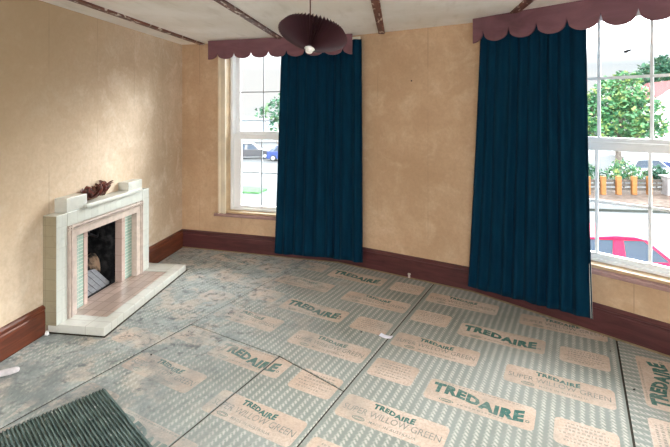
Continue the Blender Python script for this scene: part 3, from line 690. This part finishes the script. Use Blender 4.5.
m = MB().tube([tuple(q0), tuple(q0.lerp(q1, .5)), tuple(q1-dd*.02), tuple(q1-dd*.006), tuple(q1)], [.018, .0185, .018, .014, .006], 14)
tag(m.build('wooden_stick', plain('pale_grey_wood', (.55,.50,.50), .7, .2, .2, 20), origin=tuple(q0), smooth=True), 'pale grey round-ended stick on the floor at the left edge', 'stick')
m = MB(); r = random.Random(4)
cr = [(1.02, -1.93), (1.20, -1.62), (.92, -2.25), (.78, -2.36), (1.55, -1.05), (1.83, -1.20), (2.26, -1.76), (3.75, -1.55), (3.92, -1.78), (1.15, -2.42), (2.08, -1.55), (3.86, -2.20)]
cm_ = plain('dark_dirt', (.05,.045,.04), .9, .1)
for k, (x, y) in enumerate(cr):
    m = MB(); s = r.uniform(.004, .008); vs = []
    m.lathe([(.001, 0), (s*.9, .001), (s, s*.4), (s*.6, s*.8), (.001, s*.9)], lambda a_, b_, z: (x+a_*r.uniform(.8, 1.2), y+b_*r.uniform(.6, 1), ZT+.0003+z), 7)
    tag(m.build('dirt_crumb', cm_, origin=(x, y, ZT)), 'small dark crumb of dirt lying on the underlay', 'dirt crumb', 'dirt crumbs on the underlay')

# ------------------------------------------------------------------ street outside
GZ = -2.9
def ground(name, poly, z0, z1, mat): return struct(MB().flat(poly, z0, z1).build(name, mat))
M['asphalt'] = plain('grey_asphalt', (.085,.089,.093), .9, .1, .10, 1.2)
M['paving'] = plain('pale_paving', (.11,.11,.11), .9, .2, .08, 2)
M['soil'] = plain('brown_mulch', (.10,.075,.062), .95, .1, .35, 3)
M['lawn'] = plain('mown_grass', (.05,.13,.05), .95, .1, .3, 3)
ground('road', [(-60, 3), (60, 3), (60, 90), (-60, 90)], GZ-.3, GZ, M['asphalt'])
ground('pavement', [(-60, .9), (60, .9), (60, 3), (-60, 3)], GZ-.3, GZ+.1, M['paving'])
ground('verge', [(7, 18.9), (12.3, 19.0), (15.2, 17.2), (24, 16.9), (24, 22.6), (7, 22.6)], GZ, GZ+.10, M['soil'])
ground('lawn', [(-7.4, 18.7), (-5.0, 18.4), (-4.9, 19.6), (-5.8, 20.2), (-7.6, 20.2)], GZ, GZ+.09, M['lawn'])
m = MB().box((6, 16.5, GZ), (22, 16.62, GZ+.10)); struct(m.build('kerb', plain('dark_kerb', (.030,.034,.030), .9, .2, .4, 1)))
# fence with thick orange posts
fe = empty('fence', (14.2, 20.4, GZ+.1)); pm = plain('orange_timber', (.20,.085,.026), .7, .2, .15, 6); rm = plain('weathered_rail', (.06,.052,.046), .8, .2, .2, 5)
for k in range(-2, 7):
    x = 14.2 + .807*k
    if x > 16.2: continue
    MB().box((x-.12, 20.28+.1*k, GZ+.1), (x+.12, 20.5+.1*k, GZ+1.08)).build('post', pm, fe, bevel=.02)
for z in (.30, .52, .74):
    m = MB(); m.prism([(12.4, 20.27), (16.55, 20.78), (16.55, 20.83), (12.4, 20.32)], lambda x, y: (x, y, GZ+z), lambda x, y: (x, y, GZ+z+.15)); m.build('rail', rm, fe)
tag(fe, 'low fence of dark rails between thick orange timber posts across the road', 'fence')
MB_ = MB().box((16.6, 20.4, GZ), (18.2, 21.0, GZ+1.05)); tag(MB_.box((16.5, 20.3, GZ+1.05), (18.3, 21.1, GZ+1.12)).build('garden_wall', plain('grey_stone', (.19,.175,.175), .9), origin=(17.4, 20.7, GZ)), 'low grey stone wall where the orange-posted fence ends', 'garden wall')

def leaf_mat(name, a, b, c_):
    t = NT(name); p = t.obj(); c = t.mix(t.ramp(t.noise(p, .9, 3), .35, .6), a, b); c = t.mix(t.ramp(t.noise(p, 2.2, 2, off=(4, 4, 2)), .52, .64), c, c_)
    return t.done(c, .6, .3)
M['bark'] = plain('grey_bark', (.10,.085,.075), .9, .1, .3, 6)
def tree(loc, h, blobs, n, size, mat, label, trunk_r, seed, group=None, cat='tree', nm='broadleaf_tree'):
    r = random.Random(seed); root = empty(nm, loc); m = MB(); L = Vector(loc)
    tr = MB().tube([L + Vector((0, 0, -.0)), L + Vector((.05, 0, h*.25)), L + Vector((0, .05, h*.5)), L + Vector((.1, 0, h*.85))], [trunk_r, trunk_r*.8, trunk_r*.6, trunk_r*.15], 10)
    for cx, cy, cz, rad in blobs: tr.tube([L + Vector((0, 0, h*.35)), L + Vector((cx*.5, cy*.5, (cz+h*.35)/2)), L + Vector((cx, cy, cz))], [trunk_r*.4, trunk_r*.25, trunk_r*.08], 6)
    tr.build('trunk', M['bark'], root, smooth=True)
    W = sum(b[3]**2 for b in blobs)
    for cx, cy, cz, rad in blobs:
        for k in range(int(n*rad*rad/W)):
            d = Vector((r.gauss(0, 1), r.gauss(0, 1), r.gauss(0, 1))).normalized()*rad*r.uniform(.55, 1.08); p = L + Vector((cx, cy, cz)) + d*Vector((1, 1, .85)).length/1.7
            a = Vector((r.gauss(0, 1), r.gauss(0, 1), r.gauss(0, .6))).normalized(); b = a.cross(Vector((r.gauss(0, 1), r.gauss(0, 1), r.gauss(0, 1)))).normalized(); s = size*r.uniform(.6, 1.3)
            m.add([p-a*s, p-b*s*.5, p+a*s, p+b*s*.5], [(0, 1, 2, 3)])
    m.build('crown', mat, root, fix=False)
    tag(root, label, cat, group); return root
g1 = leaf_mat('leaves_sunny', (.018,.082,.040), (.050,.150,.055), (.19,.25,.075)); g2 = leaf_mat('leaves_deep', (.012,.055,.035), (.025,.085,.045), (.06,.12,.05))
tree((16.1, 24.6, GZ), 6.6, [(-.5, 0, 5.3, 1.2), (.7, .2, 5.5, 1.1), (-1.6, 0, 4.5, 1.1), (1.5, 0, 4.7, 1.0), (.1, -.3, 4.2, 1.3), (.25, 0, 6.6, .5), (.95, 0, 6.55, .45), (-.5, .1, 6.35, .45), (-2.5, .2, 3.7, .9), (-1.1, -.3, 3.3, .8), (1.0, -.3, 3.3, .8), (-2.0, -.2, 5.3, .6), (2.2, 0, 3.6, .7)], 5600, .15, g1, 'sunlit leafy tree behind the orange-posted fence, centre of the right window', .22, 2)
tree((31.0, 48.5, GZ), 10.0, [(-.9, 0, 8.6, 1.3), (.6, 0, 9.6, 1.2), (2.0, 0, 9.0, 1.4), (.4, 0, 7.4, 1.5)], 3500, .22, g2, 'darker green tree rising beside the red-roofed house', .25, 3)
tree((19.5, 38.5, GZ), 5.6, [(-2, 0, 3.6, 1.3), (.2, 0, 3.4, 1.5), (2.2, 0, 3.5, 1.3), (4, 0, 3.3, 1.3)], 3500, .2, g2, 'low dark green tree spreading behind the parked white cars', .2, 8)
tree((-2.1, 14.3, GZ), 5.6, [(-.1, 0, 4.9, .75), (.5, 0, 5.4, .8), (-.9, 0, 4.55, .5), (.4, 0, 4.0, .75), (-1.5, 0, 4.45, .28), (-.7, 0, 3.9, .4)], 1100, .11, g2, 'small leafy tree seen through the left window beside the curtain edge', .12, 4)
for k, (x, y, w, h, lab) in enumerate(((13.0, 21.9, .9, 1.35, 'leftmost bushy shrub behind the orange-posted fence'), (15.2, 22.0, .85, 1.5, 'bushy shrub behind the fence, under the sunlit tree'), (17.0, 22.2, .6, 1.3, 'bushy shrub at the end of the orange-posted fence, by the grey wall'))):
    tree((x, y, GZ+.1), h, [(0, 0, h*.75, w*.75), (-w*.6, 0, h*.6, w*.6), (w*.6, 0, h*.6, w*.6)], 900, .09, g1 if k == 1 else g2, lab, .05, 30+k, cat='shrub', nm='shrub')

# house with a red roof
ho = empty('house', (27.5, 40.5, GZ))
hw = plain('white_render', (.45,.45,.44), .9, .1, .04, 1)
m = MB(); m.prism([(24.9, GZ), (32, GZ), (32, 1.7), (28.45, 4.2), (24.9, 1.7)], lambda x, z: (x, 39.4, z), lambda x, z: (x, 45, z)); m.build('wall', hw, ho)
t = NT('red_roof_tile'); w_ = t.n('ShaderNodeTexWave'); w_.inputs['Scale'].default_value = 3; t.put(w_.inputs['Vector'], t.obj()); M['roof'] = t.done(t.mix(w_.outputs['Fac'], (.085,.012,.013), (.13,.024,.023)), .8, .2)
m = MB()
for a_, b_ in (((24.3, 1.45), (28.45, 4.45)), ((28.45, 4.45), (32.6, 1.45))):
    m.prism([a_, b_, (b_[0], b_[1]+.18), (a_[0], a_[1]+.18)], lambda x, z: (x, 39.0, z), lambda x, z: (x, 45.3, z))
m.build('roof', M['roof'], ho)
m = MB()
for a_, b_ in (((24.3, 1.35), (28.45, 4.30)), ((28.45, 4.30), (32.6, 1.35))):
    m.prism([a_, b_, (b_[0], b_[1]+.30), (a_[0], a_[1]+.30)], lambda x, z: (x, 38.9, z), lambda x, z: (x, 39.0, z))
m.build('bargeboard', hw, ho)
wf = MB().box((27.6, 39.34, .2), (29.3, 39.40, 1.5)).build('window', M['white_frame'], ho); MB().box((27.7, 39.32, .3), (29.2, 39.345, 1.4)).build('pane', plain('dark_pane', (.06,.08,.10), .1), wf)
tag(ho, 'white house with a red tiled roof behind the trees', 'house')
hw2 = plain('far_grey_cladding', (.26,.285,.30), .9, .1, .04, 1)
bd = empty('building', (-16, 62, GZ)); MB().box((-32, 60, GZ), (-2, 66, .4)).build('wall', hw2, bd)
MB().box((-32.4, 59.6, .4), (-1.6, 66.4, .7)).build('roof', plain('grey_roof', (.22,.235,.25), .8), bd)
for k in range(7): MB().box((-30+4*k, 59.94, -1.4), (-28.2+4*k, 60.0, .2)).build('window', plain('far_pane', (.20,.24,.28), .2), bd)
tag(bd, 'long pale low building far across the car park, seen through the left window', 'building')

M['car_glass'] = plain('dark_car_glass', (.022,.035,.055), .4, .15, .1, 2); M['tyre'] = plain('tyre_rubber', (.02,.02,.02), .8)
def car(loc, rz, paint, label, L=3.7, sc=1.0, group=None):
    root = empty('car', loc); c_, s_ = math.cos(rz), math.sin(rz)
    T = lambda x, y, z: (loc[0] + (x*c_ - y*s_)*sc, loc[1] + (x*s_ + y*c_)*sc, loc[2] + z*sc)
    hl = L/2; W = .82
    side = [(-hl, .32), (-hl+.02, .62), (-hl+.06, .90), (.78, .93), (1.2, .86), (hl-.12, .74), (hl, .58), (hl, .32), (hl-.10, .22), (-hl+.10, .22)]
    m = MB(); m.prism(side, lambda x, z: T(x, -W, z), lambda x, z: T(x, W, z)); m.build('body', paint, root, bevel=.05*sc)
    gp = [(-hl+.10, .88), (-1.28, 1.30), (-1.02, 1.42), (.22, 1.42), (.84, .92)]
    n = len(gp); m = MB(); wz = lambda z: W-.03 - (z-.88)*.32
    m.add([T(x, -wz(z), z) for x, z in gp] + [T(x, wz(z), z) for x, z in gp], [tuple(range(n)), tuple(range(n, 2*n))[::-1]] + [(i, (i+1) % n, n+(i+1) % n, n+i) for i in range(n)])
    m.build('window_glass', M['car_glass'], root)
    m = MB(); ro = [(-1.36, 1.30), (-1.04, 1.435), (-.4, 1.49), (.02, 1.475), (.26, 1.41), (.22, 1.39), (-1.02, 1.39), (-1.30, 1.27)]
    m.prism(ro, lambda x, z: T(x, -.665, z), lambda x, z: T(x, .665, z)); m.build('roof', paint, root, bevel=.02*sc)
    m = MB()
    for sd in (-1, 1):
        for (xa, xb, wd0, wd1) in ((-.40, -.36, .30, .22), (-1.60, -1.14, .24, .12), (.80, .22, .10, .08)):
            q = [(xa-wd0/2, .90), (xa+wd0/2, .90), (xb+wd1/2, 1.415), (xb-wd1/2, 1.415)]
            m.add([T(x, sd*(wz(z)-.004), z) for x, z in q] + [T(x, sd*(wz(z)+.014), z) for x, z in q], [(0,1,2,3),(4,5,6,7),(0,1,5,4),(1,2,6,5),(2,3,7,6),(3,0,4,7)])
    m.build('pillar', paint, root)
    for x in (-hl+.62, hl-.68):
        for sd in (-1, 1):
            w = MB().lathe([(.001, -.09), (.24, -.09), (.285, -.06), (.285, .06), (.24, .09), (.001, .09)], lambda a, b, z: T(x+a, sd*(W-.07)+z, .285+b), 20).build('wheel', M['tyre'], root)
            MB().lathe([(.001, -.005), (.17, -.005), (.17, .012), (.001, .02)], lambda a, b, z: T(x+a, sd*(W-.07)+sd*(.09+z), .285+b), 16).build('hub', M['bar_grey'], w)
    for sd in (-1, 1):
        MB().box((hl-.10, sd*.62-.14, .60), (hl+.005, sd*.62+.14, .72), T).build('headlamp', M['white_frame'], root)
    tag(root, label, 'car', group); return root
M['red_paint'] = plain('red_car_paint', (.42,.004,.035), .55, .15, .03, 1); M['white_paint'] = plain('white_car_paint', (.40,.42,.44), .5, .2, .02, 1); M['blue_paint'] = plain('blue_car_paint', (.012,.03,.12), .25, .6); M['dark_paint'] = plain('black_car_paint', (.03,.03,.035), .25, .6)
car((8.2, 7.25, GZ), 0, M['red_paint'], 'red hatchback on the road just below the right window')
car((18.9, 26.6, GZ), .12, M['white_paint'], 'white car parked behind the fence, nearer the tree trunk', 4.2)
car((23.4, 27.6, GZ), .1, M['white_paint'], 'white car parked behind the low grey stone wall', 4.2)
car((24.0, 30.6, GZ), .1, M['blue_paint'], 'dark blue car parked furthest back, between the white cars and low tree', 4.2)
car((-11.6, 36.5, GZ), .2, M['dark_paint'], 'black car parked across the road, leftmost in the left window', 4.2)
car((-7.3, 35.0, GZ), .1, M['blue_paint'], 'blue car parked across the road by the left curtain edge', 4.2)
lp = MB().tube([(-5.03, 19.0, GZ), (-5.03, 19.0, GZ+1.2)], .05, 10).lathe([(.001, 1.2), (.07, 1.2), (.07, 1.26), (.001, 1.28)], lambda x, y, z: (-5.03+x, 19+y, GZ+z), 10)
tag(lp.build('bollard', plain('dark_bollard', (.16,.16,.17), .6), origin=(-5.03, 19, GZ)), 'thin dark bollard at the edge of the grass patch outside the left window', 'bollard')

# ------------------------------------------------------------------ light: bright overcast sky, veiled sun behind the house
w = bpy.data.worlds.new('overcast_sky'); SC.world = w; w.use_nodes = True; nt = w.node_tree
bg = nt.nodes['Background']; tc = nt.nodes.new('ShaderNodeTexCoord'); sx = nt.nodes.new('ShaderNodeSeparateXYZ'); nt.links.new(tc.outputs['Generated'], sx.inputs[0])
nz = nt.nodes.new('ShaderNodeTexNoise'); nz.inputs['Scale'].default_value = 2.6; nz.inputs['Detail'].default_value = 5
mp = nt.nodes.new('ShaderNodeMapping'); mp.inputs['Scale'].default_value = (1, 1, 4); nt.links.new(tc.outputs['Generated'], mp.inputs[0]); nt.links.new(mp.outputs[0], nz.inputs['Vector'])
cr_ = nt.nodes.new('ShaderNodeValToRGB'); cr_.color_ramp.elements[0].position = .42; cr_.color_ramp.elements[0].color = (.86, .93, .97, 1); cr_.color_ramp.elements[1].position = .60; cr_.color_ramp.elements[1].color = (1.0, .985, .96, 1)
nt.links.new(nz.outputs['Fac'], cr_.inputs[0])
def mrange(sock, f0, f1, t0, t1):
    x = nt.nodes.new('ShaderNodeMapRange'); x.interpolation_type = 'SMOOTHSTEP'; nt.links.new(sock, x.inputs['Value'])
    for k, v in (('From Min', f0), ('From Max', f1), ('To Min', t0), ('To Max', t1)): x.inputs[k].default_value = v
    return x.outputs[0]
def wmath(op, a_, b_):
    x = nt.nodes.new('ShaderNodeMath'); x.operation = op
    for i, v in enumerate((a_, b_)):
        if isinstance(v, (int, float)): x.inputs[i].default_value = v
        else: nt.links.new(v, x.inputs[i])
    return x.outputs[0]
front = wmath('MULTIPLY', mrange(sx.outputs['Y'], -.2, .5, .3, 1.0), mrange(sx.outputs['X'], -.4, .6, .6, 1.35))
lift = wmath('MULTIPLY', wmath('MULTIPLY', mrange(sx.outputs['Z'], .09, .32, 0, 12.0), mrange(sx.outputs['Z'], .45, .72, 1.0, .12)), front)
back = mrange(sx.outputs['Y'], -.1, -.95, 0, 2.7)
nt.links.new(cr_.outputs[0], bg.inputs['Color']); nt.links.new(wmath('ADD', wmath('ADD', lift, back), .30), bg.inputs['Strength'])
su = bpy.data.lights.new('sun', 'SUN'); su.energy = .5; su.angle = math.radians(12); su.color = (1, .95, .86); so = bpy.data.objects.new('sun', su); COL.objects.link(so)
so.rotation_euler = Vector((.35, .62, -.95)).to_track_quat('-Z', 'Y').to_euler()

# ------------------------------------------------------------------ camera
cd = bpy.data.cameras.new('camera'); cam = bpy.data.objects.new('camera', cd); COL.objects.link(cam); SC.camera = cam
cam.location = CAM; cam.rotation_euler = (math.pi/2, 0, YAW); cd.sensor_width = 36; cd.sensor_fit = 'HORIZONTAL'; cd.lens = 440/670*36
cd.shift_y = -(223.5-112)/670; cd.clip_start = .02; cd.clip_end = 400
SC.view_settings.view_transform = 'Standard'; SC.view_settings.look = 'None'; SC.view_settings.gamma = 1; SC.view_settings.exposure = 1.84; SC.view_settings.use_curve_mapping = False
SC.cycles.max_bounces = 10; SC.cycles.diffuse_bounces = 6; SC.cycles.transparent_max_bounces = 16
SC.cycles.use_denoising = True
